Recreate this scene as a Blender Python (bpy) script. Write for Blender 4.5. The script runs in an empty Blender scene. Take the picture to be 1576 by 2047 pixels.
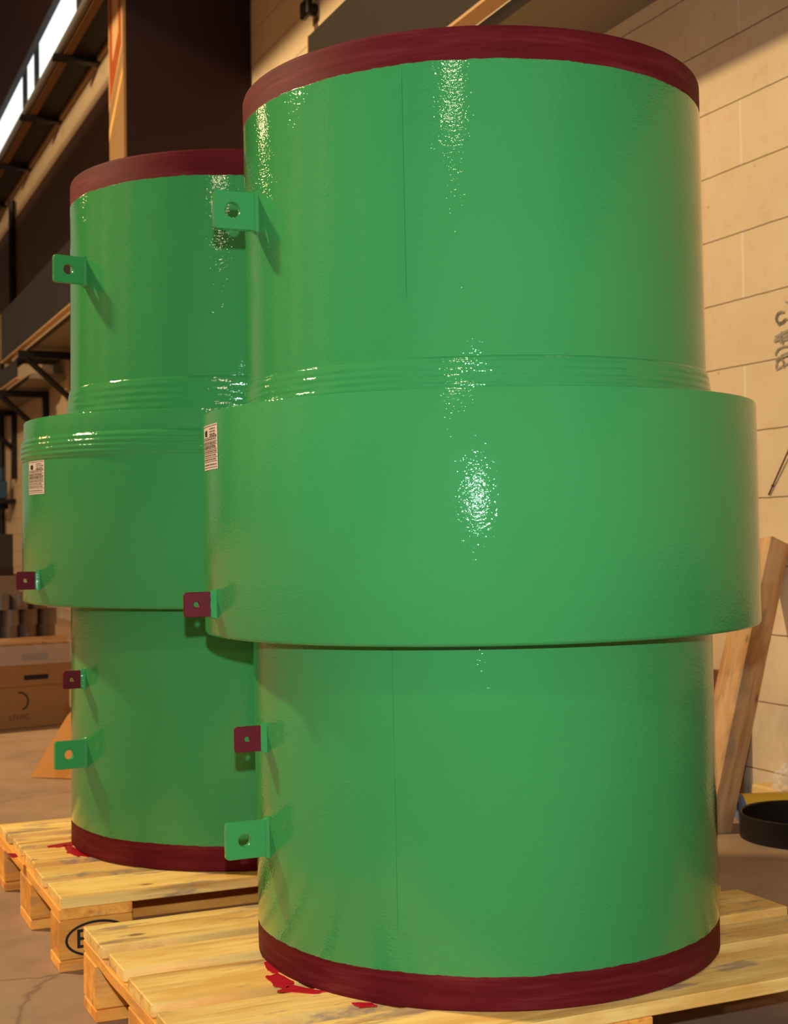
import bpy, bmesh, math, random
from math import sin, cos, radians, pi
from mathutils import Vector, Matrix, noise
random.seed(7)
S = bpy.context.scene
COL = S.collection

# ---------------------------------------------------------------- frame of the hall
YAW = radians(23.5)                       # the wall runs along V, U points across the hall into the wall
UX, VX = Vector((cos(YAW), sin(YAW), 0)), Vector((-sin(YAW), cos(YAW), 0))
def uv(u, v, z=0.0): return UX*u + VX*v + Vector((0, 0, z))
WALL = 2.77

# ---------------------------------------------------------------- camera
F = 2794.34; PITCH = 0.0189; ROLL = -0.0125; HC = 0.8357
fw = Vector((0, cos(PITCH), sin(PITCH))); up0 = Vector((0, -sin(PITCH), cos(PITCH))); r0 = Vector((1, 0, 0))
cr = cos(ROLL)*r0 + sin(ROLL)*up0; cu = -sin(ROLL)*r0 + cos(ROLL)*up0
cd = bpy.data.cameras.new('camera'); cam = bpy.data.objects.new('camera', cd); COL.objects.link(cam)
M = Matrix((cr, cu, -fw)).transposed().to_4x4(); M.translation = Vector((0, 0, HC)); cam.matrix_world = M
cd.sensor_fit = 'VERTICAL'; cd.sensor_height = 22.3; cd.sensor_width = 22.3; cd.lens = F/2047*22.3
cd.clip_start = 0.05; cd.clip_end = 100
cd.dof.use_dof = True; cd.dof.focus_distance = 2.15; cd.dof.aperture_fstop = 6.3
S.camera = cam

# ---------------------------------------------------------------- light
S.view_settings.view_transform = 'Standard'; S.view_settings.look = 'None'
S.view_settings.gamma = 1; S.view_settings.use_curve_mapping = False
S.view_settings.exposure = 0.0
w = bpy.data.worlds.new('hall_ambient'); S.world = w; w.use_nodes = True
bg = w.node_tree.nodes['Background']; bg.inputs[0].default_value = (1.0, 0.80, 0.58, 1); bg.inputs[1].default_value = 0.30
def lamp(name, kind, loc, energy, color, radius, target=None, spot=None, blend=0.3):
    d = bpy.data.lights.new(name, kind); d.energy = energy; d.color = color; d.shadow_soft_size = radius
    o = bpy.data.objects.new(name, d); COL.objects.link(o); o.location = loc
    if target is not None: o.rotation_euler = (target - Vector(loc)).to_track_quat('-Z', 'Y').to_euler()
    if spot: d.spot_size = spot; d.spot_blend = blend
    return o
WARM = (1.0, 0.76, 0.42)
lamp('bay_lamp', 'POINT', uv(-4.6, 7.2, 6.9), 3400, WARM, 0.26)
lamp('bay_lamp', 'POINT', uv(-5.5, 17.0, 8.2), 420, (1.0, 0.55, 0.25), 0.25)
lamp('bay_lamp', 'POINT', uv(-3.0, -3.5, 7.0), 420, (1.0, 0.78, 0.50), 0.3)
FL = Vector((0, 0, HC)) + cu*0.135 - cr*0.008
lamp('camera_flash', 'SPOT', FL, 150, (0.84, 0.95, 1.0), 0.012, FL + fw*3, radians(75), 0.6)

# ---------------------------------------------------------------- materials
def new_mat(name):
    m = bpy.data.materials.new(name); m.use_nodes = True
    nt = m.node_tree; b = nt.nodes['Principled BSDF']
    return m, nt, b
def N(nt, typ, **kw):
    n = nt.nodes.new(typ)
    for k, v in kw.items(): setattr(n, k, v)
    return n
def math_(nt, op, a, b=None, c=None, clamp=False):
    n = N(nt, 'ShaderNodeMath', operation=op, use_clamp=clamp)
    for i, x in enumerate((a, b, c)):
        if x is None: continue
        if isinstance(x, (int, float)): n.inputs[i].default_value = x
        else: nt.links.new(x, n.inputs[i])
    return n.outputs[0]
def mix(nt, fac, a, b):
    n = N(nt, 'ShaderNodeMix', data_type='RGBA')
    for i, x in ((0, fac), (6, a), (7, b)):
        if isinstance(x, (int, float)): n.inputs[i].default_value = x
        elif isinstance(x, tuple): n.inputs[i].default_value = (*x, 1) if len(x) == 3 else x
        else: nt.links.new(x, n.inputs[i])
    return n.outputs[2]
def noise_(nt, vec, scale, detail=3, rough=0.5, mapscale=None):
    if mapscale:
        mp = N(nt, 'ShaderNodeMapping'); mp.inputs['Scale'].default_value = mapscale
        nt.links.new(vec, mp.inputs[0]); vec = mp.outputs[0]
    n = N(nt, 'ShaderNodeTexNoise'); n.inputs['Scale'].default_value = scale
    n.inputs['Detail'].default_value = detail; n.inputs['Roughness'].default_value = rough
    nt.links.new(vec, n.inputs['Vector']); return n.outputs[0]
def ramp(nt, val, stops):
    n = N(nt, 'ShaderNodeValToRGB'); e = n.color_ramp.elements
    while len(e) < len(stops): e.new(0.5)
    for el, (p, c) in zip(e, stops): el.position = p; el.color = (*c, 1) if len(c) == 3 else c
    nt.links.new(val, n.inputs[0]); return n.outputs[0]
def step(nt, v, edge, soft):              # 0 below the edge, 1 above it
    return math_(nt, 'MULTIPLY_ADD', v, 1/soft, 0.5 - edge/soft, clamp=True)
def bump(nt, b, h, strength, dist):
    n = N(nt, 'ShaderNodeBump'); n.inputs['Strength'].default_value = strength; n.inputs['Distance'].default_value = dist
    nt.links.new(h, n.inputs['Height']); nt.links.new(n.outputs[0], b.inputs['Normal']); return n
def objco(nt): return N(nt, 'ShaderNodeTexCoord').outputs['Object']
def sep(nt, v):
    n = N(nt, 'ShaderNodeSeparateXYZ'); nt.links.new(v, n.inputs[0]); return n.outputs

GREEN = (0.042, 0.325, 0.075); MAROON = (0.165, 0.012, 0.022)
def paint(name, band=None):
    """glossy green paint; band = (height, +1 above / -1 below) of a dull maroon brushed primer band"""
    m, nt, b = new_mat(name)
    co = objco(nt); x, y, z = sep(nt, co)
    n1 = noise_(nt, co, 3.0, 2)
    col = mix(nt, n1, (0.042, 0.285, 0.080), (0.048, 0.325, 0.096))
    peel = noise_(nt, co, 270, 2, 0.5, (0.52, 0.52, 1))
    wave = noise_(nt, co, 11, 2, 0.5, (0.22, 0.22, 1))
    rough = 0.045
    if band:
        h, sgn = band
        wob = noise_(nt, co, 9, 4, 0.6); fine = noise_(nt, co, 70, 3, 0.6, (1, 1, 3))
        zz = math_(nt, 'ADD', z, math_(nt, 'MULTIPLY_ADD', wob, 0.008, -0.004))
        zz = math_(nt, 'ADD', zz, math_(nt, 'MULTIPLY_ADD', fine, 0.004, -0.002))
        msk = step(nt, zz, h, 0.0012)
        if sgn < 0: msk = math_(nt, 'SUBTRACT', 1.0, msk)
        brush = noise_(nt, co, 6, 4, 0.6, (1, 1, 14))
        mcol = ramp(nt, brush, [(0.25, (0.085, 0.004, 0.006)), (0.55, (0.125, 0.008, 0.013)), (0.85, (0.20, 0.030, 0.040))])
        col = mix(nt, msk, col, mcol)
        rr = math_(nt, 'MULTIPLY_ADD', msk, 0.60, rough); nt.links.new(rr, b.inputs['Roughness'])
        amt = math_(nt, 'MULTIPLY', peel, math_(nt, 'MULTIPLY_ADD', msk, -0.75, 1.0))
        hgt = math_(nt, 'MULTIPLY_ADD', wave, 4.2, amt)
        hgt = math_(nt, 'MULTIPLY_ADD', math_(nt, 'MULTIPLY', brush, msk), 0.7, hgt)
    else:
        b.inputs['Roughness'].default_value = rough
        hgt = math_(nt, 'MULTIPLY_ADD', wave, 4.2, peel)
    if band: nt.links.new(math_(nt, 'MULTIPLY_ADD', msk, -0.36, 0.5), b.inputs['Specular IOR Level'])
    nt.links.new(col, b.inputs['Base Color'])
    bump(nt, b, hgt, 1.0, 0.00060)
    b.inputs['IOR'].default_value = 1.45
    return m
def simple(name, color, rough=0.5, metal=0.0, var=0.12, scale=8, bmp=0.0, stretch=None, spec=0.25):
    m, nt, b = new_mat(name)
    co = objco(nt); n = noise_(nt, co, scale, 4, 0.6, stretch)
    c0 = tuple(c*(1-var) for c in color); c1 = tuple(min(1, c*(1+var)) for c in color)
    nt.links.new(mix(nt, n, c0, c1), b.inputs['Base Color'])
    b.inputs['Roughness'].default_value = rough; b.inputs['Metallic'].default_value = metal
    if bmp: bump(nt, b, n, bmp, 0.003)
    b.inputs['Specular IOR Level'].default_value = spec
    return m
MAT = {}
MAT['green'] = paint('glossy_green_paint')
MAT['maroon'] = simple('maroon_primer', (0.12, 0.006, 0.015), 0.5, var=0.2, scale=20)
MAT['dark_pipe'] = simple('dark_inner_steel', (0.03, 0.02, 0.02), 0.6)

def wood(name, base, dark, grey, stain=0.5):
    m, nt, b = new_mat(name)
    co = objco(nt)
    oi = N(nt, 'ShaderNodeObjectInfo'); rnd = oi.outputs['Random']
    off = N(nt, 'ShaderNodeVectorMath', operation='ADD'); nt.links.new(co, off.inputs[0])
    cmb = N(nt, 'ShaderNodeCombineXYZ')
    for i in range(3): nt.links.new(math_(nt, 'MULTIPLY', rnd, 17.0 + 9*i), cmb.inputs[i])
    nt.links.new(cmb.outputs[0], off.inputs[1]); v = off.outputs[0]
    grain = noise_(nt, v, 1.0, 6, 0.62, (2.2, 34, 34))
    fine = noise_(nt, v, 1.0, 3, 0.6, (6, 160, 160))
    blot = noise_(nt, v, 1.0, 5, 0.6, (3.5, 11, 11))
    st = noise_(nt, v, 1.0, 6, 0.65, (5, 16, 16))
    c = ramp(nt, grain, [(0.33, dark), (0.47, base), (0.62, tuple(min(1, k*1.12) for k in base)), (0.8, tuple(k*0.85 for k in base))])
    c = mix(nt, step(nt, blot, 0.56, 0.16), c, tuple(k*f for k, f in zip(base, (0.86, 0.72, 0.55))))
    c = mix(nt, math_(nt, 'MULTIPLY', step(nt, st, 0.585, 0.07), stain), c, grey)
    # knots
    vo = N(nt, 'ShaderNodeTexVoronoi'); vo.inputs['Scale'].default_value = 1.0
    mp = N(nt, 'ShaderNodeMapping'); mp.inputs['Scale'].default_value = (5.5, 11, 11)
    nt.links.new(v, mp.inputs[0]); nt.links.new(mp.outputs[0], vo.inputs['Vector'])
    kn = math_(nt, 'SUBTRACT', 1.0, step(nt, vo.outputs[0], 0.085, 0.05))
    c = mix(nt, math_(nt, 'MULTIPLY', kn, 0.8), c, (0.16, 0.07, 0.03))
    c = mix(nt, math_(nt, 'MULTIPLY', step(nt, fine, 0.6, 0.1), 0.18), c, dark)
    hs = N(nt, 'ShaderNodeHueSaturation'); nt.links.new(c, hs.inputs['Color'])
    nt.links.new(math_(nt, 'MULTIPLY_ADD', rnd, 0.28, 0.84), hs.inputs['Value'])
    nt.links.new(hs.outputs[0], b.inputs['Base Color'])
    b.inputs['Roughness'].default_value = 0.72
    bump(nt, b, math_(nt, 'ADD', grain, math_(nt, 'MULTIPLY', fine, 0.4)), 0.6, 0.0025)
    return m
MAT['pine'] = wood('pallet_pine', (0.87, 0.585, 0.185), (0.55, 0.27, 0.06), (0.26, 0.20, 0.16), 0.7)
MAT['end'] = wood('pallet_block_wood', (0.86, 0.40, 0.065), (0.60, 0.21, 0.03), (0.34, 0.21, 0.13), 0.4)
MAT['timber'] = wood('weathered_timber', (0.62, 0.36, 0.17), (0.42, 0.20, 0.08), (0.24, 0.16, 0.11), 0.5)
MAT['card'] = simple('cardboard', (0.30, 0.145, 0.055), 0.75, var=0.1, scale=5)
MAT['card2'] = simple('orange_cardboard', (0.62, 0.27, 0.07), 0.7, var=0.08, scale=5)
MAT['ink'] = simple('black_ink', (0.012, 0.010, 0.012), 0.6)
MAT['fadeink'] = simple('faded_print', (0.13, 0.075, 0.045), 0.7)
MAT['wallink'] = simple('grey_wall_marking', (0.33, 0.27, 0.20), 0.8, var=0.5, scale=60)
MAT['sticker'] = simple('sticker_paper', (0.72, 0.60, 0.54), 0.45, var=0.04)
MAT['black'] = simple('black_rubber', (0.008, 0.006, 0.005), 0.42, var=0.3)
MAT['darkred'] = simple('dark_red_steel_paint', (0.018, 0.0042, 0.0040), 0.6, var=0.2, scale=3)
MAT['flange'] = simple('shaded_ochre_paint', (0.30, 0.165, 0.065), 0.6, var=0.15, scale=3)  # darkened ochre: shade on the column put into the colour
MAT['ochre'] = simple('ochre_paint_and_light', (0.70, 0.40, 0.13), 0.6)  # also the band of lamplight drawn on the column flange
MAT['cream'] = simple('cream_paint_and_light', (0.60, 0.37, 0.17), 0.55, var=0.1, scale=4)
MAT['orange'] = simple('orange_lamplight', (0.62, 0.16, 0.04), 0.55)  # outline of lamplight drawn on the column flange
MAT['brownbeam'] = simple('brown_black_steel', (0.022, 0.015, 0.010), 0.6, var=0.3, scale=3)
MAT['panel'] = simple('grey_deck_underside', (0.25, 0.215, 0.15), 0.7, var=0.12, scale=2)
MAT['clad_shade'] = simple('grey_brown_clad_shade', (0.13, 0.085, 0.058), 0.75, var=0.25, scale=1.2)  # also carries the shade of the far wall as colour
MAT['pipegrey'] = simple('galvanised_pipe', (0.42, 0.38, 0.33), 0.35, 0.6)
MAT['blue'] = simple('blue_machine_paint', (0.03, 0.07, 0.14), 0.5)
MAT['bluecap'] = simple('blue_grey_plastic', (0.10, 0.15, 0.27), 0.4)
MAT['yellow'] = simple('yellow_plastic', (0.75, 0.46, 0.04), 0.35)
MAT['foam'] = simple('pale_yellow_foam', (0.62, 0.42, 0.16), 0.8)
MAT['spill'] = simple('red_paint_spill', (0.45, 0.012, 0.025), 0.25, var=0.3, scale=60)
MAT['steelring'] = simple('dull_dark_steel', (0.17, 0.12, 0.09), 0.45, 0.4, var=0.5, scale=12)
MAT['brownboard'] = simple('red_brown_board', (0.14, 0.05, 0.025), 0.7, var=0.25, scale=10)
MAT['weld'] = paint('green_paint_over_weld')
MAT['roof'] = simple('dark_roof_sheet', (0.03, 0.015, 0.012), 0.8)
# clear wrapping film
m, nt, b = new_mat('clear_film'); b.inputs['Base Color'].default_value = (0.9, 0.88, 0.84, 1); b.inputs['Roughness'].default_value = 0.12
b.inputs['Alpha'].default_value = 0.22
bump(nt, b, noise_(nt, objco(nt), 26, 3), 1.0, 0.02); MAT['film'] = m
# daylight panels
m, nt, b = new_mat('daylit_ribbed_panel')
em = b.inputs['Emission Color']; em.default_value = (0.90, 1.0, 0.97, 1); b.inputs['Emission Strength'].default_value = 1.25
b.inputs['Base Color'].default_value = (0.6, 0.65, 0.62, 1); MAT['daylight'] = m

# concrete floor
m, nt, b = new_mat('worn_concrete_floor'); co = objco(nt)
n1 = noise_(nt, co, 1.3, 6, 0.6); n2 = noise_(nt, co, 30, 5, 0.7); n3 = noise_(nt, co, 9, 5, 0.65)
c = ramp(nt, n1, [(0.3, (0.30, 0.185, 0.115)), (0.7, (0.42, 0.27, 0.17))])
c = mix(nt, math_(nt, 'MULTIPLY', step(nt, n3, 0.56, 0.2), 0.4), c, (0.21, 0.145, 0.10))
c = mix(nt, math_(nt, 'MULTIPLY', step(nt, n2, 0.68, 0.05), 0.5), c, (0.50, 0.38, 0.30))
vo = N(nt, 'ShaderNodeTexVoronoi', feature='DISTANCE_TO_EDGE'); vo.inputs['Scale'].default_value = 0.55
wv = N(nt, 'ShaderNodeVectorMath', operation='ADD'); ns = N(nt, 'ShaderNodeTexNoise'); ns.inputs['Scale'].default_value = 2.2; ns.inputs['Detail'].default_value = 6
nt.links.new(co, ns.inputs['Vector']); sc = N(nt, 'ShaderNodeVectorMath', operation='SCALE'); sc.inputs['Scale'].default_value = 0.5
nt.links.new(ns.outputs[1], sc.inputs[0]); nt.links.new(co, wv.inputs[0]); nt.links.new(sc.outputs[0], wv.inputs[1]); nt.links.new(wv.outputs[0], vo.inputs['Vector'])
crack = math_(nt, 'SUBTRACT', 1.0, step(nt, vo.outputs[0], 0.0028, 0.004))
c = mix(nt, math_(nt, 'MULTIPLY', crack, 0.4), c, (0.05, 0.035, 0.025))
nt.links.new(c, b.inputs['Base Color']); b.inputs['Roughness'].default_value = 0.62
bump(nt, b, n2, 0.35, 0.003); MAT['floor'] = m

# block wall: object x runs along the wall (V), z up
ROW, PER, VJ, Z0 = 0.2106, 0.632, 3.586, 1.3679 - 6*0.2106
m, nt, b = new_mat('painted_block_wall'); co = objco(nt); x, y, z = sep(nt, co)
wob = noise_(nt, co, 6, 3, 0.6)
zz = math_(nt, 'ADD', z, math_(nt, 'MULTIPLY_ADD', wob, 0.006, -0.003))
rz = math_(nt, 'DIVIDE', math_(nt, 'SUBTRACT', zz, Z0), ROW)
fr = math_(nt, 'FRACT', rz); dz = math_(nt, 'MULTIPLY', math_(nt, 'MINIMUM', fr, math_(nt, 'SUBTRACT', 1.0, fr)), ROW)
hline = math_(nt, 'SUBTRACT', 1.0, step(nt, dz, 0.0021, 0.0016))
par = math_(nt, 'MODULO', math_(nt, 'FLOOR', math_(nt, 'ADD', rz, 40.0)), 2.0)      # alternate courses
xx = math_(nt, 'DIVIDE', math_(nt, 'SUBTRACT', math_(nt, 'ADD', x, 63.2), VJ), PER)
xx = math_(nt, 'ADD', xx, math_(nt, 'MULTIPLY_ADD', par, 0.5, 0.5))
fx = math_(nt, 'FRACT', xx); dx = math_(nt, 'MULTIPLY', math_(nt, 'MINIMUM', fx, math_(nt, 'SUBTRACT', 1.0, fx)), PER)
vline = math_(nt, 'SUBTRACT', 1.0, step(nt, dx, 0.0055, 0.004))
nb = noise_(nt, co, 2.5, 5, 0.6); nd = noise_(nt, co, 14, 5, 0.7)
c = ramp(nt, nb, [(0.3, (0.62, 0.47, 0.30)), (0.7, (0.68, 0.53, 0.35))])
c = mix(nt, math_(nt, 'MULTIPLY', step(nt, nd, 0.6, 0.15), 0.35), c, (0.55, 0.34, 0.16))
vo = N(nt, 'ShaderNodeTexVoronoi'); vo.inputs['Scale'].default_value = 9; nt.links.new(co, vo.inputs['Vector'])
fleck = math_(nt, 'SUBTRACT', 1.0, step(nt, vo.outputs[0], 0.045, 0.04))
c = mix(nt, math_(nt, 'MULTIPLY', math_(nt, 'MULTIPLY', fleck, step(nt, nd, 0.5, 0.1)), 0.7), c, (0.30, 0.13, 0.05))
low = noise_(nt, co, 4, 5, 0.7)           # patchy greyer tone in the lower courses
c = mix(nt, math_(nt, 'MULTIPLY', math_(nt, 'SUBTRACT', 1.0, step(nt, z, 0.30, 0.5)), step(nt, low, 0.45, 0.3)), c, (0.36, 0.29, 0.22))
c = mix(nt, math_(nt, 'MULTIPLY', vline, 0.55), c, (0.74, 0.66, 0.56))
c = mix(nt, math_(nt, 'MULTIPLY', hline, 0.85), c, (0.17, 0.10, 0.05))
nt.links.new(c, b.inputs['Base Color']); b.inputs['Roughness'].default_value = 0.8
hh = math_(nt, 'SUBTRACT', math_(nt, 'MULTIPLY', nd, 0.25), hline); bump(nt, b, hh, 0.5, 0.003); MAT['wall'] = m

# ---------------------------------------------------------------- mesh helpers
def finish(name, bm, mat, parent=None, smooth=None, M=None):
    if M is not None: bm.transform(M)
    bmesh.ops.recalc_face_normals(bm, faces=bm.faces)
    me = bpy.data.meshes.new(name); bm.to_mesh(me); bm.free()
    me.materials.append(MAT[mat] if isinstance(mat, str) else mat)
    o = bpy.data.objects.new(name, me); COL.objects.link(o)
    if parent: o.parent = parent
    if smooth is not None:
        for p in me.polygons: p.use_smooth = True
        try: me.set_sharp_from_angle(angle=radians(smooth))
        except Exception: pass
    return o
def tag(o, label=None, cat=None, group=None, kind=None):
    for k, v in (('label', label), ('category', cat), ('group', group), ('kind', kind)):
        if v: o[k] = v
    return o
def empty(name, loc=(0, 0, 0), rz=0.0):
    o = bpy.data.objects.new(name, None); COL.objects.link(o); o.location = loc; o.rotation_euler = (0, 0, rz)
    o.empty_display_size = 0.05; return o
def box_bm(x0, x1, y0, y1, z0, z1, bev=0.0, seg=1, bm=None):
    own = bm is None; b2 = bmesh.new()
    vs = [b2.verts.new((x, y, z)) for x in (x0, x1) for y in (y0, y1) for z in (z0, z1)]
    for f in ((0, 1, 3, 2), (4, 6, 7, 5), (0, 4, 5, 1), (2, 3, 7, 6), (0, 2, 6, 4), (1, 5, 7, 3)): b2.faces.new([vs[i] for i in f])
    if bev: bmesh.ops.bevel(b2, geom=b2.edges[:], offset=bev, segments=seg, affect='EDGES', profile=0.5)
    if own: return b2
    me = bpy.data.meshes.new('t'); b2.to_mesh(me); b2.free(); bm.from_mesh(me); bpy.data.meshes.remove(me); return bm
def board(name, L, W_, T, mat, parent, loc, rz=0.0, rough=0.0012, bev=0.002):
    """sawn board, object origin at its centre, length along x, slightly uneven"""
    bm = box_bm(-L/2, L/2, -W_/2, W_/2, -T/2, T/2, bev, 1)
    n = max(1, int(L/0.06))
    for k in range(1, n):
        x = -L/2 + L*k/n
        bmesh.ops.bisect_plane(bm, geom=bm.verts[:]+bm.edges[:]+bm.faces[:], plane_co=(x, 0, 0), plane_no=(1, 0, 0))
    sd = random.random()*50
    for v in bm.verts:
        q = noise.noise_vector(Vector((v.co.x*9+sd, v.co.y*4, v.co.z*3)))
        v.co.y += q.y*rough*1.6; 
        if v.co.z > 0: v.co.z += q.z*rough*0.5 - rough*0.3
    o = finish(name, bm, mat, parent); o.location = loc; o.rotation_euler = (0, 0, rz); return o
def lathe(name, prof, mat, parent, seg=160, closed=True, smooth=35):
    bm = bmesh.new(); rings = []
    for r, z in prof: rings.append([bm.verts.new((r*cos(2*pi*i/seg), r*sin(2*pi*i/seg), z)) for i in range(seg)])
    pairs = list(zip(rings, rings[1:])) + ([(rings[-1], rings[0])] if closed else [])
    for a, c in pairs:
        for i in range(seg): bm.faces.new((a[i], a[(i+1) % seg], c[(i+1) % seg], c[i]))
    return finish(name, bm, mat, parent, smooth)
def tube_bm(pts, r, seg=10, bm=None):
    bm = bm or bmesh.new(); pts = [Vector(p) for p in pts]; rings = []
    for i, p in enumerate(pts):
        d = (pts[min(i+1, len(pts)-1)] - pts[max(i-1, 0)]).normalized()
        a = d.cross(Vector((0, 0, 1)));
        if a.length < 1e-3: a = d.cross(Vector((1, 0, 0)))
        a.normalize(); c = d.cross(a)
        rings.append([bm.verts.new(p + (a*cos(2*pi*k/seg) + c*sin(2*pi*k/seg))*r) for k in range(seg)])
    for a, c in zip(rings, rings[1:]):
        for k in range(seg): bm.faces.new((a[k], a[(k+1) % seg], c[(k+1) % seg], c[k]))
    bm.faces.new(rings[0][::-1]); bm.faces.new(rings[-1]); return bm
def text_flat(s, size):
    """outline of writing as 2D polygons (x, y) centred on the origin"""
    cu_ = bpy.data.curves.new('txt', 'FONT'); cu_.body = s; cu_.size = size; cu_.align_x = 'CENTER'; cu_.align_y = 'CENTER'
    cu_.offset = size*0.012
    o = bpy.data.objects.new('txt', cu_); COL.objects.link(o)
    dg = bpy.context.evaluated_depsgraph_get(); me = bpy.data.meshes.new_from_object(o.evaluated_get(dg))
    bm = bmesh.new(); bm.from_mesh(me); bpy.data.objects.remove(o); bpy.data.curves.remove(cu_); bpy.data.meshes.remove(me)
    return bm
def plate_hole(L, H, T, cx, rh, rc=0.008, n=72):
    """rounded plate from x=0..L, z=-H/2..H/2, thickness T in y, with a round hole centred at x=cx"""
    def outer(a):
        dx, dz = cos(a), sin(a); best = 1e9
        for s, lim in ((dx, L-cx if dx > 0 else cx), (dz, H/2)):
            if abs(s) > 1e-9: best = min(best, lim/abs(s))
        x, z = cx + dx*best, dz*best
        if x > L - rc and abs(z) > H/2 - rc:      # outer corners are rounded
            ox, oz = L-rc, math.copysign(H/2-rc, z); v = Vector((x-ox, z-oz)); v = v.normalized()*rc; x, z = ox+v.x, oz+v.y
        return x, z
    bm = bmesh.new(); R_ = []
    e = 0.0012
    angs = sorted(set([2*pi*i/n for i in range(n)] + [math.atan2(sz*H/2, -cx) % (2*pi) for sz in (-1, 1)]))
    for (y, sh) in ((-T/2, e), (-T/2+e, 0), (T/2-e, 0), (T/2, e)):
        ro = []; ri = []
        for a in angs:
            x, z = outer(a); v = Vector((x-cx, z)); l = v.length; v *= (l-sh)/l
            ro.append(bm.verts.new((cx+v.x, y, v.y))); ri.append(bm.verts.new((cx+cos(a)*(rh+sh*0.7), y, sin(a)*(rh+sh*0.7))))
        R_.append((ro, ri))
    n = len(angs)
    for i in range(n):
        j = (i+1) % n
        for k in range(3):
            bm.faces.new((R_[k][0][i], R_[k][0][j], R_[k+1][0][j], R_[k+1][0][i])); bm.faces.new((R_[k][1][j], R_[k][1][i], R_[k+1][1][i], R_[k+1][1][j]))
        bm.faces.new((R_[0][0][j], R_[0][0][i], R_[0][1][i], R_[0][1][j])); bm.faces.new((R_[3][0][i], R_[3][0][j], R_[3][1][j], R_[3][1][i]))
    return bm

# ---------------------------------------------------------------- the hall
def wall_obj(name, bm, mat): return tag(finish(name, bm, mat), kind='structure')
bm = bmesh.new(); bmesh.ops.create_grid(bm, x_segments=1, y_segments=1, size=30)
wall_obj('floor', bm, 'floor')
VROT = Matrix.Rotation(YAW + pi/2, 4, 'Z')            # local x -> V, local y -> -U
def along(u): return Matrix.Translation(UX*u) @ VROT
def along_obj(name, bm, mat, u, parent=None):
    o = finish(name, bm, mat, parent)
    o.matrix_world = along(u) if parent is None else along(u); return o
o = along_obj('wall_right', box_bm(-4, 28, -0.25, 0, 0, 5.60), 'wall', WALL); tag(o, kind='structure')
o = along_obj('wall_upper', box_bm(-4, 28, -0.25, 0, 7.3, 9.2), 'darkred', WALL); tag(o, kind='structure')
o = along_obj('added_part_1', box_bm(9.3, 27.9, 0.0, 0.02, 3.55, 5.06), 'clad_shade', WALL); tag(o, kind='structure')  # darker sheet whose colour stands in for shade on the far wall
o = along_obj('ceiling', box_bm(-6, 28, 0.0, 16.0, 9.2, 9.3), 'roof', WALL); tag(o, kind='structure')
# ribbed daylight windows between mullions
mull = [(-2.0), 1.2, 4.4, 7.6, 10.6, 14.33, 17.0, 17.89, 21.5, 24.5]
for k, (a, c) in enumerate(zip(mull, mull[1:])):
    root = tag(empty('window_%d' % (k+1)), kind='structure')
    root.matrix_world = along(WALL)
    bm = bmesh.new(); n = max(4, int((c-a)/0.05)); row = []
    for i in range(n+1):
        x = a+0.02+(c-a-0.04)*i/n; y = -0.05 + (0.012 if i % 4 < 2 else -0.004)
        row.append((bm.verts.new((x, y, 5.65)), bm.verts.new((x, y, 7.28))))
    for p, q in zip(row, row[1:]): bm.faces.new((p[0], q[0], q[1], p[1]))
    finish('daylight_panel', bm, 'daylight', root)
    bm = bmesh.new()
    box_bm(a-0.018, a+0.018, -0.04, 0.02, 5.60, 7.30, bm=bm)
    box_bm(a+0.018, c-0.018, -0.04, 0.02, 5.60, 5.65, bm=bm); box_bm(a+0.018, c-0.018, -0.04, 0.02, 7.25, 7.30, bm=bm)
    finish('window_frame', bm, 'brownbeam', root)

def rooted(name, label, cat, u, v, z, group=None):     # Empty with local x along the wall, local y away from it
    o = tag(empty(name), label, cat, group)
    M_ = VROT.copy(); M_.translation = uv(u, v, z); o.matrix_world = M_; return o
# crane girder under the roof (dark red)
g = rooted('crane_girder', 'dark red steel girder under the roof, above the bright windows', 'girder', 2.6, 9.0, 6.47)
bm = box_bm(-11, 18.5, -0.008, 0.008, 0.02, 2.3); finish('web', bm, 'darkred', g)
finish('flange', box_bm(-11, 18.5, -0.035, 0.035, 0, 0.02), 'darkred', g)
finish('flange', box_bm(-11, 18.5, -0.10, 0.10, 2.3, 2.32), 'darkred', g)
# column: I-section, cream flange towards the hall, dark red web seen from the side
c_ = rooted('steel_column', 'dark red steel column with an ochre flange behind the rear green pipe', 'column', 2.35, 8.79, 0)
finish('web', box_bm(-0.2, 0.2, -0.402, 0.402, 0.03, 9.1) if False else box_bm(-0.012, 0.012, -0.398, 0.398, 0.03, 6.2), 'darkred', c_)
tag(finish('flange', box_bm(-0.205, 0.205, 0.398, 0.420, 0.03, 6.2, 0.003), 'flange', c_), 'ochre flange with shade in its colour')
finish('flange', box_bm(-0.205, 0.205, -0.41, -0.398, 0.03, 6.2), 'darkred', c_)
finish('cover_plate', box_bm(-0.204, -0.19, -0.398, 0.398, 0.03, 6.2), 'darkred', c_)
finish('base_plate', box_bm(-0.26, 0.26, -0.42, 0.47, 0, 0.03, 0.003), 'darkred', c_)
bm = bmesh.new()  # edge of the lamplight pattern on the flange, as a coloured outline
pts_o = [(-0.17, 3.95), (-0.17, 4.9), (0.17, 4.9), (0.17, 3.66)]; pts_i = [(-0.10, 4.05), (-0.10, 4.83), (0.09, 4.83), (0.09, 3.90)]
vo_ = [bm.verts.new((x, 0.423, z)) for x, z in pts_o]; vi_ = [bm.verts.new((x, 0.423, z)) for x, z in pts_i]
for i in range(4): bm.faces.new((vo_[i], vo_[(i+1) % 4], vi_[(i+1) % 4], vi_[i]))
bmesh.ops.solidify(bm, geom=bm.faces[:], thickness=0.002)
tag(finish('painted_light', bm, 'orange', c_), 'orange outline of lamplight painted on the flange')
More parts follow.
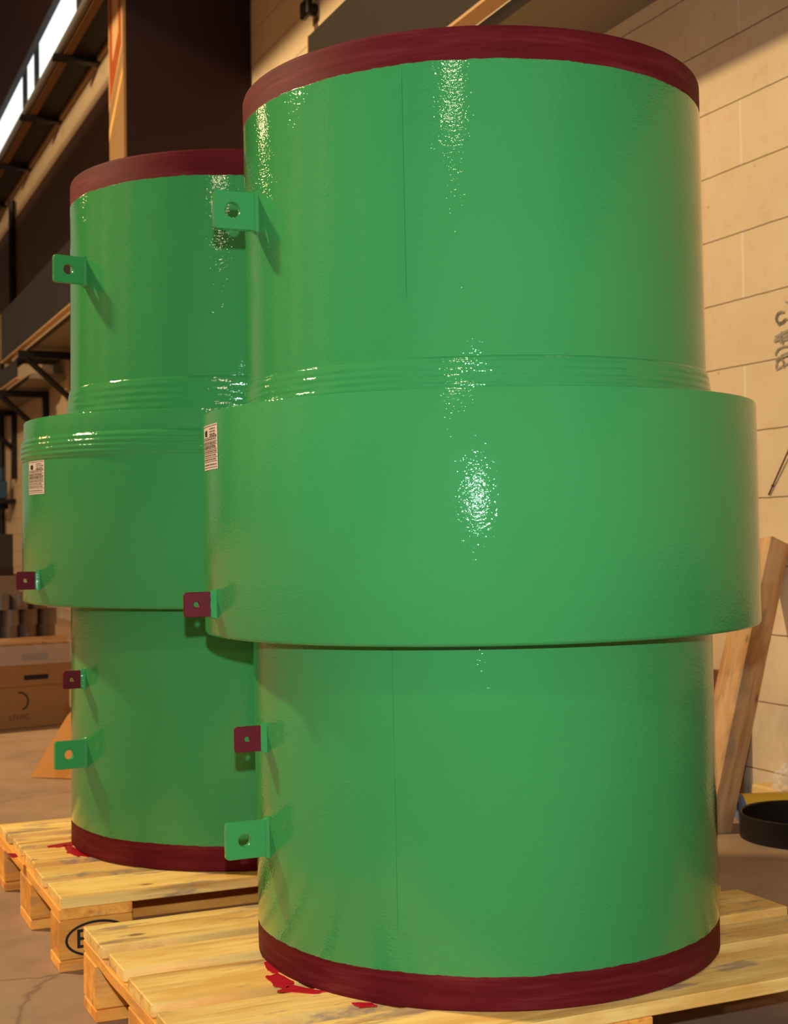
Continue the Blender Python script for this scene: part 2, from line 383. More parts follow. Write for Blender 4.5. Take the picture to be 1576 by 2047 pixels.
def flange_light(pts, mat, lab):  # lit areas of the flange laid on as flat colour
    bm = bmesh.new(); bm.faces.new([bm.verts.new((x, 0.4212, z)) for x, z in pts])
    tag(finish('painted_light', bm, mat, c_), lab)
flange_light([(-0.20, 3.93), (-0.20, 6.0), (0.20, 6.0), (0.20, 3.62)], 'cream', 'pale lit area painted on the flange')
flange_light([(-0.20, 3.74), (-0.20, 3.80), (0.20, 3.50), (0.20, 3.42)], 'ochre', 'yellow diagonal band of light painted on the flange')

# wall beams: dark channel with a cream bottom flange
def channel(v0, v1, u, z0, z1, label, wide, end=True):
    o = rooted('channel_beam', label, 'beam', u, v0, z0)
    L = v1-v0; bm = box_bm(0, L, -0.012, 0.0, 0.0, z1-z0); box_bm(0, L, -0.12, -0.012, z1-z0-0.012, z1-z0, bm=bm)
    finish('web', bm, 'brownbeam', o)
    tag(finish('bottom_flange', box_bm(0, L, -wide, 0.004, -0.012, 0), 'cream', o), 'cream painted lower flange')
    finish('end_plate', box_bm(L, L+0.010, -0.12, 0.004, -0.012, z1-z0), 'cream', o)
    tag(finish('deck', box_bm(0, L, -(WALL-u), -0.155, -0.004, 0.05), 'panel', o), 'grey underside of the decking')
    return o
channel(-2.5, 6.0, 2.21, 2.69, 3.15, 'dark brown channel beam on the block wall, passing above the nearest green pipe', 0.072)
channel(9.4, 16.0, 2.2, 2.85, 3.39, 'dark brown channel beam on the far wall, left of the rear green pipe', 0.06)
channel(15.2, 22.5, 2.25, 2.60, 2.80, 'short low channel beam at the left edge, beyond the larger dark beam', 0.05)
# cantilever brackets below the far beams
for k, (v, z, lab) in enumerate(((14.55, 2.80, 'dark angle bracket under the far channel beam, nearest the rear green pipe'),
                          (16.3, 2.575, 'dark angle bracket under the low beam, middle of the three'),
                          (18.75, 2.575, 'dark angle bracket under the low beam, farthest of the three'))):
    b_ = rooted('wall_bracket', lab, 'bracket', WALL, v, z, 'angle brackets below the far beams')
    finish('arm', box_bm(-0.035, 0.035, 0.07, 0.60, -0.075, 0), 'black', b_)
    finish('post', box_bm(-0.05, 0.05, 0.0, 0.07, -0.55 if k < 2 else -0.9, 0), 'black', b_)
    finish('brace', tube_bm([(0, 0.05, -0.50), (0, 0.52, -0.075)], 0.032, 8), 'black', b_)
# service tray under the windows
t_ = rooted('service_tray', 'dark tray with a grey pipe along its edge below the bright windows', 'tray', WALL, 9.3, 5.46)
finish('pipe', tube_bm([(0, 0.372, 0.05), (12.6, 0.372, 0.05)], 0.038, 14), 'pipegrey', t_, 60)
finish('base_sheet', box_bm(0, 12.6, 0.0, 0.345, 0.015, 0.06), 'brownbeam', t_)
tag(finish('edge_strip', box_bm(0, 12.6, 0.27, 0.345, 0.0, 0.014), 'card', t_), 'brown strip along the outer edge')
tag(finish('wall_ledge', box_bm(0, 12.6, 0.0, 0.03, -0.03, 0.014), 'cream', t_), 'cream ledge against the wall')
for v in (11.3, 13.33, 15.36, 17.45, 19.5):
    bm = box_bm(v-9.3-0.05, v-9.3+0.05, 0.0, 0.44, -0.05, -0.001); finish('arm', bm, 'black', t_)
# vertical pipes on the far wall
for v, z0, z1, u, lab in ((18.6, 3.45, 5.30, WALL-0.06, 'thin dark pipe running down the far wall from the tray'),
                     (19.75, 0.30, 3.9, WALL-0.06, 'thin dark pipe at the left edge, behind the blue machine')):
    p_ = rooted('wall_pipe', lab, 'pipe', u, v, z0)
    finish('pipe', tube_bm([(0, 0, 0), (0, 0, z1-z0)], 0.045, 10), 'black', p_, 60)
    for zz_ in (0.3, z1-z0-0.3): finish('clamp', box_bm(-0.06, 0.06, -0.055, -0.02, zz_-0.02, zz_+0.02), 'black', p_)
o = tag(along_obj('added_part_2', box_bm(-4, 28, 1.47, 1.67, 4.5, 5.5), 'darkred', WALL), kind='structure')   # unseen deep girder, added over the aisle to shade the far wall
o = tag(along_obj('wall_left', box_bm(-6, 28, 13.0, 13.2, 0, 9.2), 'clad_shade', WALL), kind='structure')
for k, v in enumerate((-4.0, 0.5, 5.0, 9.5, 14.0)):  # unseen columns on the opposite wall, added for reflections in the pipes
    o = tag(along_obj('added_part_%d' % (k+3), box_bm(v-0.2, v+0.2, 12.5, 12.99, 0, 9.1), 'ochre', WALL), kind='structure')
# small clamp with rust run on the near wall
k_ = rooted('cable_clamp', 'small black cable clamp with a rust run, on the wall above the channel beam end', 'clamp', WALL, 7.39, 3.84)
finish('stud', tube_bm([(0, 0, 0), (0, 0.07, 0)], 0.035, 10), 'black', k_); finish('cap', box_bm(-0.06, 0.06, 0.04, 0.08, -0.05, 0.05, 0.01), 'black', k_)
finish('rust_run', box_bm(-0.03, 0.03, 0.0, 0.003, -0.30, -0.04), 'fadeink', k_)

# marks on the near wall ---------------------------------------------------
def wall_mark(pts_list, v, z):                # local +x in the picture is towards -V
    bm = bmesh.new()
    for pts, wd in pts_list:
        P = [Vector((-x, 0.0035, y)) for x, y in pts]
        for a, c in zip(P, P[1:]):
            d = (c-a).normalized(); nn = Vector((-d.z, 0, d.x))*wd/2
            vs = [bm.verts.new(q) for q in (a+nn-d*wd*0.4, c+nn+d*wd*0.4, c-nn+d*wd*0.4, a-nn-d*wd*0.4)]
            bm.faces.new(vs)
    return bm
def arc(cx, cy, rx, ry, a0, a1, n=10): return [(cx+rx*cos(radians(a0+(a1-a0)*i/n)), cy+ry*sin(radians(a0+(a1-a0)*i/n))) for i in range(n+1)]
wm = rooted('wall_writing', 'grey stencilled letters running up the cream block wall at the right edge', 'writing', WALL, 3.40, 1.345)
strokes = [(arc(-0.012, 0.000, 0.018, 0.020, 200, -20), 0.006), ([(-0.030, -0.010), (0.03, 0.004)], 0.006),
           (arc(0.008, 0.035, 0.040, 0.020, 180, 20), 0.006), ([(-0.030, 0.020), (0.05, 0.034)], 0.009), ([(-0.005, 0.03), (0.04, 0.038)], 0.005),
           ([(-0.034, 0.078), (0.04, 0.092)], 0.010), ([(-0.03, 0.090), (0.04, 0.104)], 0.008), ([(-0.010, 0.072), (0.035, 0.080)], 0.008), ([(0.0, 0.066), (0.0, 0.1)], 0.008),
           (arc(-0.004, 0.145, 0.022, 0.017, 60, 330, 14), 0.008), ([(-0.015, 0.125), (0.02, 0.137)], 0.008), ([(0.02, 0.19), (0.032, 0.183)], 0.006)]
finish('letters', wall_mark([(([(x, y) for x, y in s_]), w_) for s_, w_ in strokes], 0, 0), 'wallink', wm)
wire = rooted('steel_rod', 'thin rusty rod sticking out of the wall at the right edge', 'rod', WALL-0.004, 3.475, 0.955)
finish('rod', tube_bm([(0, 0, 0), (-0.10, 0.004, 0.128), (-0.18, 0.006, 0.26)], 0.0026, 8), 'brownboard', wire)
bm = bmesh.new(); box_bm(-0.022, -0.016, -0.012, 0.002, 0.025, 0.031, bm=bm); finish('clip', bm, 'black', wire)

# ---------------------------------------------------------------- green pipe joints
def cyl_patch(bm2d, R, zc, ph, parent, name, mat, eps):
    """wraps flat artwork (x right, y up) round a cylinder, x=0 at azimuth ph"""
    ed = [e for e in bm2d.edges if e.calc_length() > 0.006]
    if ed: bmesh.ops.subdivide_edges(bm2d, edges=ed, cuts=6, use_grid_fill=True)
    for v in bm2d.verts:
        a = ph + v.co.x/R; rr = R + eps; v.co = Vector((rr*cos(a), rr*sin(a), zc + v.co.y))
    return finish(name, bm2d, mat, parent)
def rect2d(bm, x0, x1, y0, y1, nx=6):
    for i in range(nx):
        a, c = x0+(x1-x0)*i/nx, x0+(x1-x0)*(i+1)/nx
        bm.faces.new([bm.verts.new(p) for p in ((a, y0, 0), (c, y0, 0), (c, y1, 0), (a, y1, 0))])
def sticker(parent, R, ph0, ph1, z0, z1, lab):
    ph = radians((ph0+ph1)/2); Wd = R*radians(ph1-ph0); H = z1-z0; zc = (z0+z1)/2
    b1 = bmesh.new(); rect2d(b1, -Wd/2, Wd/2, -H/2, H/2, 10)
    st = cyl_patch(b1, R, zc, ph, parent, 'label_sticker', 'sticker', 0.0006); tag(st, lab)
    b2 = bmesh.new(); w2, h2 = Wd/2, H/2
    for f in (0.93, 0.42, 0.24, 0.10, -0.12, -0.28, -0.46, -0.64, -0.90): rect2d(b2, -w2*0.94, w2*0.94, h2*f-0.0004, h2*f+0.0004, 8)
    rnd = random.Random(3)
    for yy, x0 in ((0.80, 0.05), (0.68, 0.05), (0.56, 0.05), (0.48, 0.05), (0.34, -0.9), (0.17, -0.9), (0.03, -0.9), (-0.04, -0.9), (-0.20, -0.9), (-0.37, -0.9), (-0.55, -0.9), (-0.78, -0.9)):
        x = x0*w2
        while x < w2*0.82:
            l = rnd.uniform(0.0022, 0.008)
            if x + l > w2*0.9: break
            rect2d(b2, x, x+l, h2*yy-0.0011, h2*yy+0.0011, 2); x += l + rnd.uniform(0.0012, 0.004)
    cyl_patch(b2, R, zc, ph, st, 'printed_text', 'fadeink', 0.0011)
    b3 = bmesh.new()
    for s_, x, y in (('\\', -0.0062, 0), ('V', -0.003, 0), ('E', 0.002, 0), ('C', 0.0062, 0)): pass
    rect2d(b3, -0.0085, 0.0085, -0.0055, 0.0045, 4)
    for v in b3.verts:
        if v.co.x < -0.008: v.co.y *= 0.5
    for v in b3.verts: v.co.x += -w2*0.52; v.co.y += h2*0.64
    cyl_patch(b3, R, zc, ph, st, 'logo', 'ink', 0.0011)
def lug(parent, kind, R, ph, z, L, H, T, cx, rh):
    a = radians(ph); red = kind == 'tab'
    nm = 'earthing_tab' if red else 'lifting_lug'
    root_in = 0.009 if red else 0.0
    bm = plate_hole(L-root_in, H, T, cx-root_in, rh, 0.0055)
    o = finish(nm, bm, 'maroon' if red else 'green', parent, 40)
    o.matrix_local = Matrix.Translation((0, 0, z)) @ Matrix.Rotation(a, 4, 'Z') @ Matrix.Translation((R-0.001+root_in, 0, 0))
    if red: o['label'] = 'small maroon tab with a round hole'
    # fillet weld round the root of the plate
    bm = bmesh.new(); n = 12; t2 = T/2; rings = []
    leg = 0.007
    lo = 0.010 if red else 0.007
    for (x, g) in ((-0.002, leg), (lo*0.35, leg*0.45), (lo*0.7, 0.0022), (lo, 0.0006)):
        hh_, tt = H/2+g, t2+g
        rings.append([bm.verts.new((x + random.uniform(-0.0004, 0.0004), sy*tt*q, zz)) for sy, q, zz in
             [(-1, 1, zz_) for zz_ in [(-0.97+1.94*i/n)*hh_ for i in range(n+1)]] + [(0, 1, hh_)] + [(1, 1, zz_) for zz_ in [(0.97-1.94*i/n)*hh_ for i in range(n+1)]] + [(0, 1, -hh_)]])
    m_ = len(rings[0])
    for p, q in zip(rings, rings[1:]):
        for i in range(m_): bm.faces.new((p[i], p[(i+1) % m_], q[(i+1) % m_], q[i]))
    bm.faces.new(rings[0]); bm.faces.new(rings[-1])
    f_ = finish('weld_fillet', bm, 'green', o, 60); f_.location = (-root_in, 0, 0)
    if red: f_['label'] = 'green painted weld'
def pipe_joint(name, label, base, tilt, D):
    root = tag(empty(name, base), label, 'pipe'); root['group'] = 'green pipe joints on pallets'
    root.rotation_mode = 'QUATERNION'
    root.rotation_quaternion = Vector((0, 0, 1)).rotation_difference(Vector((tilt[0], tilt[1], 1)).normalized())
    z = lambda h: h - 0.144
    r, R, t = 0.3953, D['R'], 0.014
    hT, hb1, hb2, ct, cb = z(D['hT']), z(D['hb1']), z(D['hb2']), z(D['ct']), z(D['cb'])
    b = 0.0035
    mu = paint('upper_pipe_paint', (hb1, 1)); ml = paint('lower_pipe_paint', (hb2, -1))
    up = lathe('upper_pipe', [(r, ct-0.02), (r, hT-b*1.6), (r-b*0.4, hT-b*0.5), (r-b, hT), (r-t, hT), (r-t, ct-0.02)], mu, root)
    lo = lathe('lower_pipe', [(r, cb+0.02), (r, b), (r-b*0.4, b*0.4), (r-b, 0), (r-t, 0), (r-t, cb+0.02)], ml, root)
    # collar with its own circumferential weld where the photo shows one
    prof = [(r-t, cb), (R-0.010, cb), (R-0.003, cb+0.0015), (R, cb+0.006)]
    if D.get('cw'):
        zb, zt = z(D['cw'][0]), z(D['cw'][1]); n = 30
        for i in range(n+1):
            f = i/n; prof.append((R + 0.0012*min(1, 8*f) + 0.0055*math.sin(pi*f)**0.6*(0.75) + 0.0011*cos(f*2*pi*4.5)*sin(pi*f)**0.3 - 0.001*f, zb+(zt-zb)*f))
        prof += [(R-0.003, zt+0.002), (R-0.003, ct-0.004), (R-0.0045, ct-0.001), (R-0.008, ct)]
    else: prof += [(R, ct-0.004), (R-0.0015, ct-0.001), (R-0.005, ct)]
    prof += [(r-t, ct)]
    lathe('collar', prof, 'green', root, seg=220, smooth=45)
    # girth weld between collar and upper pipe: ridged beads
    zt = z(D['wt']); n = 60; seg = 220; bm = bmesh.new(); rings = []
    for i in range(n+1):
        f = i/n; ridge = 0.5+0.5*cos(2*pi*f*5.0)
        base_ = 0.0075*(1-f)**0.7 + 0.0022*min(1, (1-f)*14)
        ring = []
        for k in range(seg):
            th = 2*pi*k/seg; q = noise.noise(Vector((cos(th)*9, sin(th)*9, f*4)))
            zz = ct + (zt-ct)*f + 0.0016*noise.noise(Vector((cos(th)*2.5, sin(th)*2.5, 3)))*(1 if 0 < i < n else 0)
            rr = r + base_ + 0.0013*ridge*(0.6+0.9*q) if i < n else r-0.0006
            ring.append(bm.verts.new((rr*cos(th), rr*sin(th), zz)))
        rings.append(ring)
    for a_, c_2 in zip(rings, rings[1:]):
        for k in range(seg): bm.faces.new((a_[k], a_[(k+1) % seg], c_2[(k+1) % seg], c_2[k]))
    inner = [bm.verts.new(((r-0.002)*cos(2*pi*k/seg), (r-0.002)*sin(2*pi*k/seg), ct)) for k in range(seg)]
    inner2 = [bm.verts.new(((r-0.002)*cos(2*pi*k/seg), (r-0.002)*sin(2*pi*k/seg), zt)) for k in range(seg)]
    for k in range(seg):
        bm.faces.new((rings[0][k], rings[0][(k+1) % seg], inner[(k+1) % seg], inner[k])); bm.faces.new((inner[k], inner[(k+1) % seg], inner2[(k+1) % seg], inner2[k]))
        bm.faces.new((inner2[k], inner2[(k+1) % seg], rings[-1][(k+1) % seg], rings[-1][k]))
    finish('girth_weld', bm, 'weld', root, 60)
    # longitudinal seams
    def seam(nm, p0, p1, z0_, z1_, hgt):
        bm = bmesh.new(); nz = 24; rows = []
        prof_ = [(p0, -0.0005), (p0+0.12, hgt), ((p0+p1)/2, hgt*0.45 if p1-p0 > 2 else hgt), (p1-0.12, hgt), (p1, -0.0005)]
        for i in range(nz+1):
            zz = z0_+(z1_-z0_)*i/nz; fade = 1 if 0 < i < nz else 0.0
            rows.append([bm.verts.new(((r+h_*fade-(0.0005 if not fade else 0))*cos(radians(a_)), (r+h_*fade-(0.0005 if not fade else 0))*sin(radians(a_)), zz)) for a_, h_ in prof_])
        for a_, c_2 in zip(rows, rows[1:]):
            for k in range(len(prof_)-1): bm.faces.new((a_[k], a_[k+1], c_2[k+1], c_2[k]))
        return finish(nm, bm, 'green', root, 50)
    for s_ in D['seams']: seam('seam_weld', *s_)
    for l_ in D['lugs']: lug(root, *l_)
    sticker(root, R, *D['sticker'])
    return root
z_ = lambda h: h-0.144
A = pipe_joint('pipe_joint', 'nearer and taller of the two green painted pipe joints, on the front pallet',
    (0.1527, 2.444, 0.144), (-0.0087, -0.0020), dict(R=0.4758, hT=1.5923, hb1=1.5419, hb2=0.1966, ct=1.0507, cb=0.6826, wt=1.104,
    seams=[(-111.6, -107.7, z_(1.182), z_(1.538), 0.0024), (-113.15, -112.75, z_(0.24), z_(0.70), 0.0016)],
    lugs=[('lug', 0.3953, -156.1, z_(1.3762), 0.0745, 0.0627, 0.012, 0.0435, 0.0125), ('lug', 0.3953, -157.0, z_(0.3546), 0.0725, 0.060, 0.012, 0.0415, 0.0100),
          ('tab', 0.4758, -156.8, z_(0.738), 0.0535, 0.0401, 0.006, 0.033, 0.0045), ('tab', 0.3953, -157.05, z_(0.5165), 0.054, 0.0415, 0.006, 0.033, 0.0045)],
    sticker=(-164.0, -153.35, z_(0.9552), z_(1.0285), 'white printed label curving round the left of the collar')))
B = pipe_joint('pipe_joint', 'rear green painted pipe joint, standing on the left pallet behind the taller one',
    (-0.3688, 3.3268, 0.144), (0.0061, -0.0003), dict(R=0.5038, hT=1.6624, hb1=1.6072, hb2=0.1983, ct=1.1062, cb=0.6971, wt=1.183,
    cw=(1.013, 1.062), seams=[],
    lugs=[('lug', 0.3953, -144.1, z_(1.4354), 0.074, 0.0607, 0.012, 0.041, 0.0115), ('lug', 0.3953, -144.6, z_(0.3685), 0.0715, 0.0615, 0.012, 0.0395, 0.0105),
          ('tab', 0.5038, -143.9, z_(0.7522), 0.0515, 0.0388, 0.006, 0.0315, 0.0045), ('tab', 0.3953, -145.3, z_(0.5314), 0.050, 0.0397, 0.006, 0.030, 0.0045)],
    sticker=(-150.9, -140.25, z_(0.9390), z_(1.0120), 'white printed label on the left of the collar')))

# ---------------------------------------------------------------- pallets
def pallet(label, px, py, yaw, mark, spills):
    root = tag(empty('pallet', (px, py, 0), yaw), label, 'pallet'); root['group'] = 'wooden pallets under the green pipes'
    # local x = along the 1.2 m boards, local -y = towards the camera
    for v0, v1 in ((0, .145), (.1862, .2862), (.3275, .4725), (.5138, .6138), (.655, .8)):
        e = random.uniform(-0.006, 0.004)
        board('top_board', 1.2+2*e, v1-v0, .022, 'pine', root, (0.6+random.uniform(-.003, .003), -(v0+v1)/2, .133), random.uniform(-.002, .002))
    for u0 in (0, .5275, 1.055):
        o = board('cross_board', .8, .145, .0215, 'end', root, (u0+.0725, -.4, .1112), -pi/2)
        for v0, v1 in ((0, .1), (.3275, .4725), (.7, .8)):
            board('block', .145, v1-v0, .0775, 'end', root, (u0+.0725, -(v0+v1)/2, .0612), 0, 0.0006, 0.003)
    for v0, v1 in ((0, .1), (.3275, .4725), (.7, .8)):
        board('bottom_board', 1.2, v1-v0, .022, 'end', root, (.6, -(v0+v1)/2, .0112))
    if mark:
        bm = text_flat('EUR', 0.056)
        for v in bm.verts: v.co = Vector((v.co.x*0.86, 0, v.co.y*0.92))
        n = 48; ro = []; ri = []
        for i in range(n):
            a = 2*pi*i/n; ro.append(bm.verts.new((cos(a)*0.064, 0, sin(a)*0.035))); ri.append(bm.verts.new((cos(a)*0.0590, 0, sin(a)*0.0302)))
        for i in range(n): bm.faces.new((ro[i], ro[(i+1) % n], ri[(i+1) % n], ri[i]))
        bm.transform(Matrix.Translation((0.0745, -0.8022, 0.0600)))
        tag(finish('printed_mark', bm, 'ink', root), 'black oval stamp with the letters EUR')
    inv = Matrix.Rotation(-yaw, 4, 'Z') @ Matrix.Translation((-px, -py, 0))
    for pts in spills:
        bm = bmesh.new(); C0 = sum((Vector((x, y, 0)) for x, y in pts), Vector())/len(pts)
        P = []
        m_ = len(pts)
        for i in range(m_):
            a, c = Vector((*pts[i], 0)), Vector((*pts[(i+1) % m_], 0))
            for k in range(5):
                q = a.lerp(c, k/5); d = (q-C0); q = C0 + d*(1+0.22*noise.noise(q*90)+0.15*noise.noise(q*230)); P.append(q)
        top = [bm.verts.new(inv @ Vector((q.x, q.y, 0.1450))) for q in P]; bot = [bm.verts.new(inv @ Vector((q.x, q.y, 0.1430))) for q in P]
        bm.faces.new(top); n = len(P)
        for i in range(n): bm.faces.new((top[i], top[(i+1) % n], bot[(i+1) % n], bot[i]))
        tag(finish('paint_spill', bm, 'spill', root), 'spilled red paint')
    return root
pallet('wooden pallet under the nearer green pipe, at the bottom of the picture', -0.5702, 2.5327, 0.432, False,
    [[(-0.222, 2.300), (-0.205, 2.31), (-0.19, 2.26), (-0.204, 2.245), (-0.213, 2.262)], [(-0.212, 2.225), (-0.196, 2.245), (-0.165, 2.20), (-0.175, 2.17), (-0.196, 2.185)],
     [(-0.168, 2.185), (-0.14, 2.165), (-0.11, 2.15), (-0.13, 2.142), (-0.185, 2.156)], [(-0.075, 2.098), (-0.04, 2.095), (-0.035, 2.084), (-0.06, 2.078)]])
pallet('stamped wooden pallet under the rear green pipe, at the left edge', -0.9861, 3.460, 0.4196, True,
    [[(-0.80, 3.20), (-0.75, 3.25), (-0.728, 3.235), (-0.745, 3.205), (-0.775, 3.185)], [(-0.765, 3.205), (-0.748, 3.205), (-0.70, 3.12), (-0.672, 3.088), (-0.705, 3.090), (-0.738, 3.13)],
     [(-0.872, 3.128), (-0.855, 3.130), (-0.838, 3.098), (-0.850, 3.090)]])

# ---------------------------------------------------------------- things by the right wall
def quadprism(name, bot, top, mat, parent=None):
    bm = bmesh.new(); b1 = [bm.verts.new(p) for p in bot]; t1 = [bm.verts.new(p) for p in top]
    for i in range(4): bm.faces.new((b1[i], b1[(i+1) % 4], t1[(i+1) % 4], t1[i]))
    bm.faces.new(b1); bm.faces.new(t1); bmesh.ops.bevel(bm, geom=bm.edges[:], offset=0.006, segments=2, affect='EDGES')
    return bm
O = uv(2.39, 3.295)
Lz = 0.0
top_c = uv(2.722, 3.425, 0.81); axis_ = (top_c - O).normalized(); Ln = (top_c-O).length
xr = axis_; yr = (VX - VX.dot(xr)*xr).normalized(); zr = xr.cross(yr)
root = tag(empty('timber_beam'), 'thick weathered timber beam leaning against the block wall', 'timber')
Mt = Matrix((xr, yr, zr)).transposed().to_4x4(); Mt.translation = O; root.matrix_world = Mt
hw, hh = 0.058, 0.040
bm = box_bm(0, Ln, -hw, hw, -hh, hh, 0.009, 2)
for v in bm.verts:
    if v.co.x < 0.1:                       # foot is cut so that it stands flat on the floor
        w_ = Mt @ v.co; v.co.x += -w_.z/ xr.z if w_.z < 0.09 and v.co.x < 0.05 else 0
    if v.co.x > Ln-0.02 and v.co.y > 0: v.co.x -= 0.0
for k in range(1, 10): bmesh.ops.bisect_plane(bm, geom=bm.verts[:]+bm.edges[:]+bm.faces[:], plane_co=(Ln*k/10, 0, 0), plane_no=(1, 0, 0))
for v in bm.verts: v.co.y += 0.002*noise.noise(v.co*7)
finish('beam', bm, 'timber', root, 30)
o = tag(empty('brown_board'), 'red-brown board standing against the wall behind the leaning timber', 'board')
M_ = VROT.copy(); M_.translation = uv(WALL-0.03, 3.60, 0); o.matrix_world = M_
bm = box_bm(0, 0.24, -0.012, 0.012, 0, 0.40, 0.002); finish('panel', bm, 'brownboard', o)

# black ring on the floor
rc = (1.125, 3.86)
ring = tag(empty('steel_ring', (rc[0], rc[1], 0)), 'black ring lying on the floor against the wall at the right edge', 'ring')
Rr = 0.180; lathe('band', [(Rr-0.007, 0.001), (Rr, 0.001), (Rr, 0.062), (Rr+0.0015, 0.066), (Rr-0.002, 0.069), (Rr-0.007, 0.066)], 'black', ring, 96)
bm = bmesh.new(); cyl_bits = box_bm(-0.012, 0.012, -0.003, 0.003, -0.008, 0.008, 0.002)
o = finish('scuff_mark', cyl_bits, 'bluecap', ring); o.location = (-0.02, -Rr+0.0015, 0.03)
# yellow roll with blue end
a_, c_2 = uv(2.53, 3.335, 0.043), uv(2.715, 3.285, 0.043)
root = tag(empty('yellow_roll', a_), 'yellow roll with a blue-grey end behind the black ring', 'roll')
d = (c_2-a_).normalized(); Mr = Matrix((d, Vector((0, 0, 1)).cross(d), Vector((0, 0, 1)))).transposed().to_4x4(); Mr.translation = a_; root.matrix_world = Mr
Lr = (c_2-a_).length
finish('sleeve', tube_bm([(0.006, 0, 0), (Lr, 0, 0)], 0.040, 28), 'yellow', root, 40)
bm = tube_bm([(-0.004, 0, 0), (0.006, 0, 0)], 0.0385, 28); finish('end_cap', bm, 'bluecap', root, 40)
bm = tube_bm([(-0.007, 0.006, 0.004), (-0.004, 0.006, 0.004)], 0.012, 16); finish('core', bm, 'blue', root, 40)
root = tag(empty('foam_block', uv(2.73, 3.43, 0), YAW+pi/2), 'pale yellow foam block on the floor against the wall', 'block')
finish('foam', box_bm(-0.07, 0.07, -0.035, 0.030, 0.001, 0.074, 0.008, 2), 'foam', root)
# crumpled clear plastic
bm = bmesh.new(); bmesh.ops.create_icosphere(bm, subdivisions=4, radius=1)
for v in bm.verts:
    q = v.co.copy(); k = 1+0.35*noise.noise(q*2.3)+0.2*abs(noise.noise(q*6)); v.co = Vector((q.x*0.045*k, q.y*0.035*k, max(-0.046, q.z*0.05*k)))
o = finish('plastic_bag', bm, 'film'); o.location = uv(2.715, 3.335, 0.047) + Vector((0, 0, 0.052)); tag(o, 'crumpled clear plastic bag by the wall above the yellow roll', 'bag')

# ---------------------------------------------------------------- things at the far left
ang = math.atan2(0.194, 0.264)
def crate(name, label, cat, x, y, z, rz, L, Dp, H, mat):       # origin at the right front bottom corner
    o = tag(empty(name, (x, y, z), rz), label, cat)
    finish('body', box_bm(-L, 0, 0, Dp, 0, H, 0.004), mat, o); return o
c1 = crate('cardboard_box', 'brown cardboard box with a round printed logo on the floor at the left edge', 'box', -1.505, 6.455, 0.0, ang, 1.25, 0.7, 0.186, 'card')
bm = bmesh.new()
pts = arc(-0.240, 0.122, 0.040, 0.040, 100, -70, 14)
for (x0, y0), (x1, y1) in zip(pts, pts[1:]):
    dd = Vector((x1-x0, 0, y1-y0)).normalized(); nn = Vector((-dd.z, 0, dd.x))*0.0035
    a0, a1 = Vector((x0, -0.0012, y0)), Vector((x1, -0.0012, y1)); bm.faces.new([bm.verts.new(p) for p in (a0+nn, a1+nn, a1-nn, a0-nn)])
finish('printed_logo', bm, 'ink', c1)
tx = text_flat('UVAC', 0.036)
for v in tx.verts: v.co = Vector((v.co.x-0.240, -0.0012, v.co.y+0.052))
finish('printed_text', tx, 'fadeink', c1)
c2 = crate('cardboard_box', 'cardboard box wrapped in clear film, stacked on the box with the round logo', 'box', -1.50, 6.46, 0.186, ang, 1.25, 0.68, 0.190, 'card')
finish('tape_print', box_bm(-0.225, -0.11, -0.0012, 0, 0.030, 0.052), 'ink', c2)
finish('tape_print', box_bm(-0.235, -0.11, -0.0012, 0, 0.118, 0.150), 'fadeink', c2)
bm = bmesh.new(); nx, nz = 60, 10; g_ = []
for i in range(nx+1):
    g_.append([bm.verts.new((-0.72+0.73*i/nx, -0.010-0.006*noise.noise(Vector((i*0.55, j*0.5, 0))), 0.10+0.087*j/nz)) for j in range(nz+1)])
for i in range(nx):
    for j in range(nz): bm.faces.new((g_[i][j], g_[i+1][j], g_[i+1][j+1], g_[i][j+1]))
finish('wrapping_film', bm, 'film', c2, 60)
tr = tag(empty('wooden_tray', (-1.52, 6.475, 0.376), ang), 'shallow wooden tray of steel rings on top of the cardboard boxes', 'tray')
bm = box_bm(-1.2, 0, 0, 0.66, 0, 0.012); box_bm(-1.2, 0, 0, 0.012, 0.012, 0.032, bm=bm); box_bm(-1.2, 0, 0.648, 0.66, 0.012, 0.032, bm=bm)
finish('tray', bm, 'timber', tr)
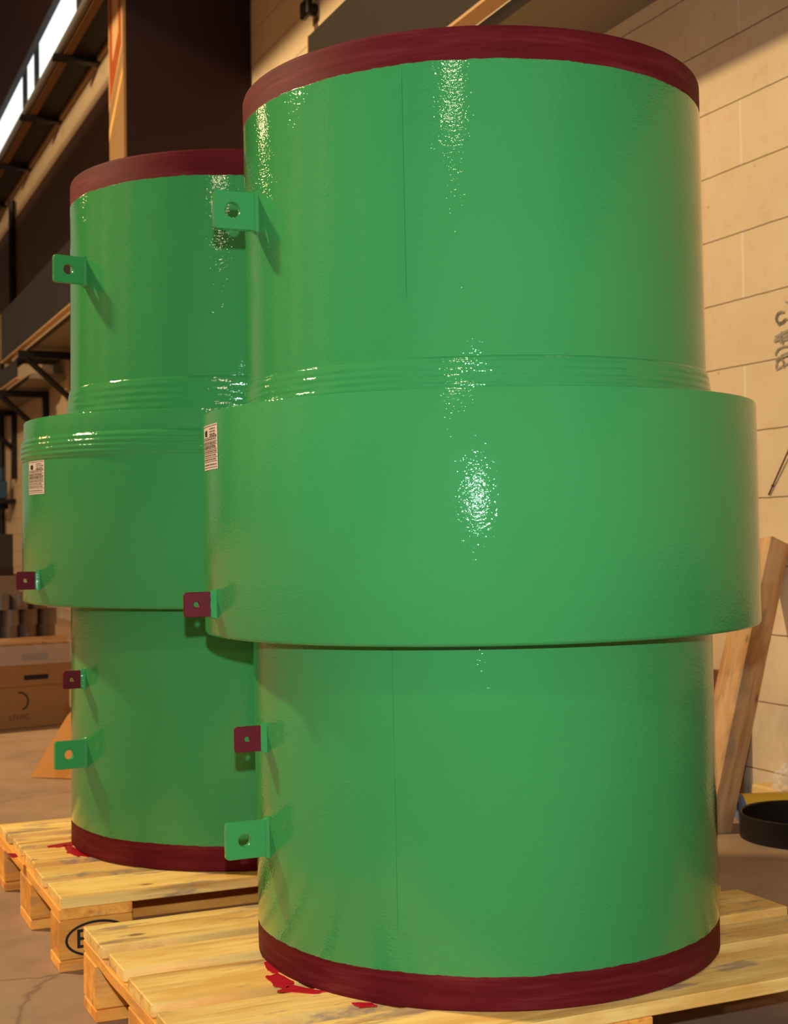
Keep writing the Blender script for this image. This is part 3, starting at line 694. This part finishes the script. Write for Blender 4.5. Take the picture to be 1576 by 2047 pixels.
# stacked short steel pipes in the tray
Rt = Matrix.Translation((-1.52, 6.475, 0.376)) @ Matrix.Rotation(ang, 4, 'Z')
bm = bmesh.new(); seg = 24
pr = [(0.043, 0), (0.043, 0.072), (0.036, 0.072), (0.036, 0)]
rg = [[bm.verts.new((r_*cos(2*pi*i/seg), r_*sin(2*pi*i/seg), zz)) for i in range(seg)] for r_, zz in pr]
for a_, c_3 in zip(rg, rg[1:]+rg[:1]):
    for i in range(seg): bm.faces.new((a_[i], a_[(i+1) % seg], c_3[(i+1) % seg], c_3[i]))
proto = finish('short_pipe', bm, 'steelring', None, 40); first = True
for layer, (xs, nrow) in enumerate(((0.012, 3), (0.004, 3), (0.050, 3))):
    for row_ in range(nrow):
        for k in range(7 if layer < 2 else 6):
            o = proto if first else proto.copy()
            if not first: COL.objects.link(o)
            first = False
            x = -0.060 - xs - k*0.090 - (row_ % 2)*0.012; y = 0.075+row_*0.092
            o.matrix_world = Rt @ Matrix.Translation((x + random.uniform(-.0015, .0015), y, 0.0121 + layer*0.0725))
            o['label'] = 'dark short steel pipe in the stacks on top of the cardboard boxes'
            o['category'] = 'pipe'; o['group'] = 'short steel pipes in the wooden tray'
# orange cardboard sheet leaning near the rear pipe
fb = tag(empty('cardboard_sheet', (-1.307, 4.99, 0), math.atan2(-0.042, 0.152)), 'orange cardboard sheet with a slanted edge, on the floor behind the rear pallet', 'cardboard')
bm = bmesh.new(); P = [(0, 0, 0.003), (0.46, 0, 0.003), (0.46, 0.14, 0.42), (0.30, 0.12, 0.42), (0.115, 0.06, 0.215)]
a_ = [bm.verts.new(p) for p in P]; c_3 = [bm.verts.new((p[0], p[1]+0.006, p[2])) for p in P]
bm.faces.new(a_); bm.faces.new(c_3)
for i in range(5): bm.faces.new((a_[i], a_[(i+1) % 5], c_3[(i+1) % 5], c_3[i]))
finish('sheet', bm, 'card2', fb)
# crate and carton further back
cr_ = crate('grey_crate', 'grey-brown crate at the left edge behind the stacked short pipes', 'crate', -2.42, 9.0, 0, 0.3, 1.0, 0.8, 0.625, 'clad_shade')
cb_ = crate('storage_box', 'dark brown box with a dark red base, on the crate at the left edge', 'box', -2.462, 9.02, 0.625, 0.3, 0.6, 0.5, 0.27, 'brownbeam')
finish('base_band', box_bm(-0.602, 0.002, -0.002, 0.502, 0.0, 0.055), 'darkred', cb_)
mc = rooted('blue_machine', 'small blue machine on a dark bracket on the far wall at the left edge', 'machine', WALL, 19.02, 1.36)
finish('housing', box_bm(-0.12, 0.10, 0.10, 0.24, 0.06, 0.30, 0.02, 2), 'blue', mc); finish('motor', tube_bm([(0.0, 0.17, 0.31), (0.0, 0.17, 0.47)], 0.05, 16), 'blue', mc, 40)
finish('gearbox', box_bm(0.101, 0.30, 0.10, 0.22, 0.10, 0.28, 0.02, 2), 'black', mc); finish('shelf', box_bm(-0.20, 0.30, 0, 0.30, 0.0, 0.055), 'black', mc)
finish('pump', tube_bm([(0.10, 0.15, -0.07), (0.10, 0.15, -0.001)], 0.09, 16), 'black', mc, 40)
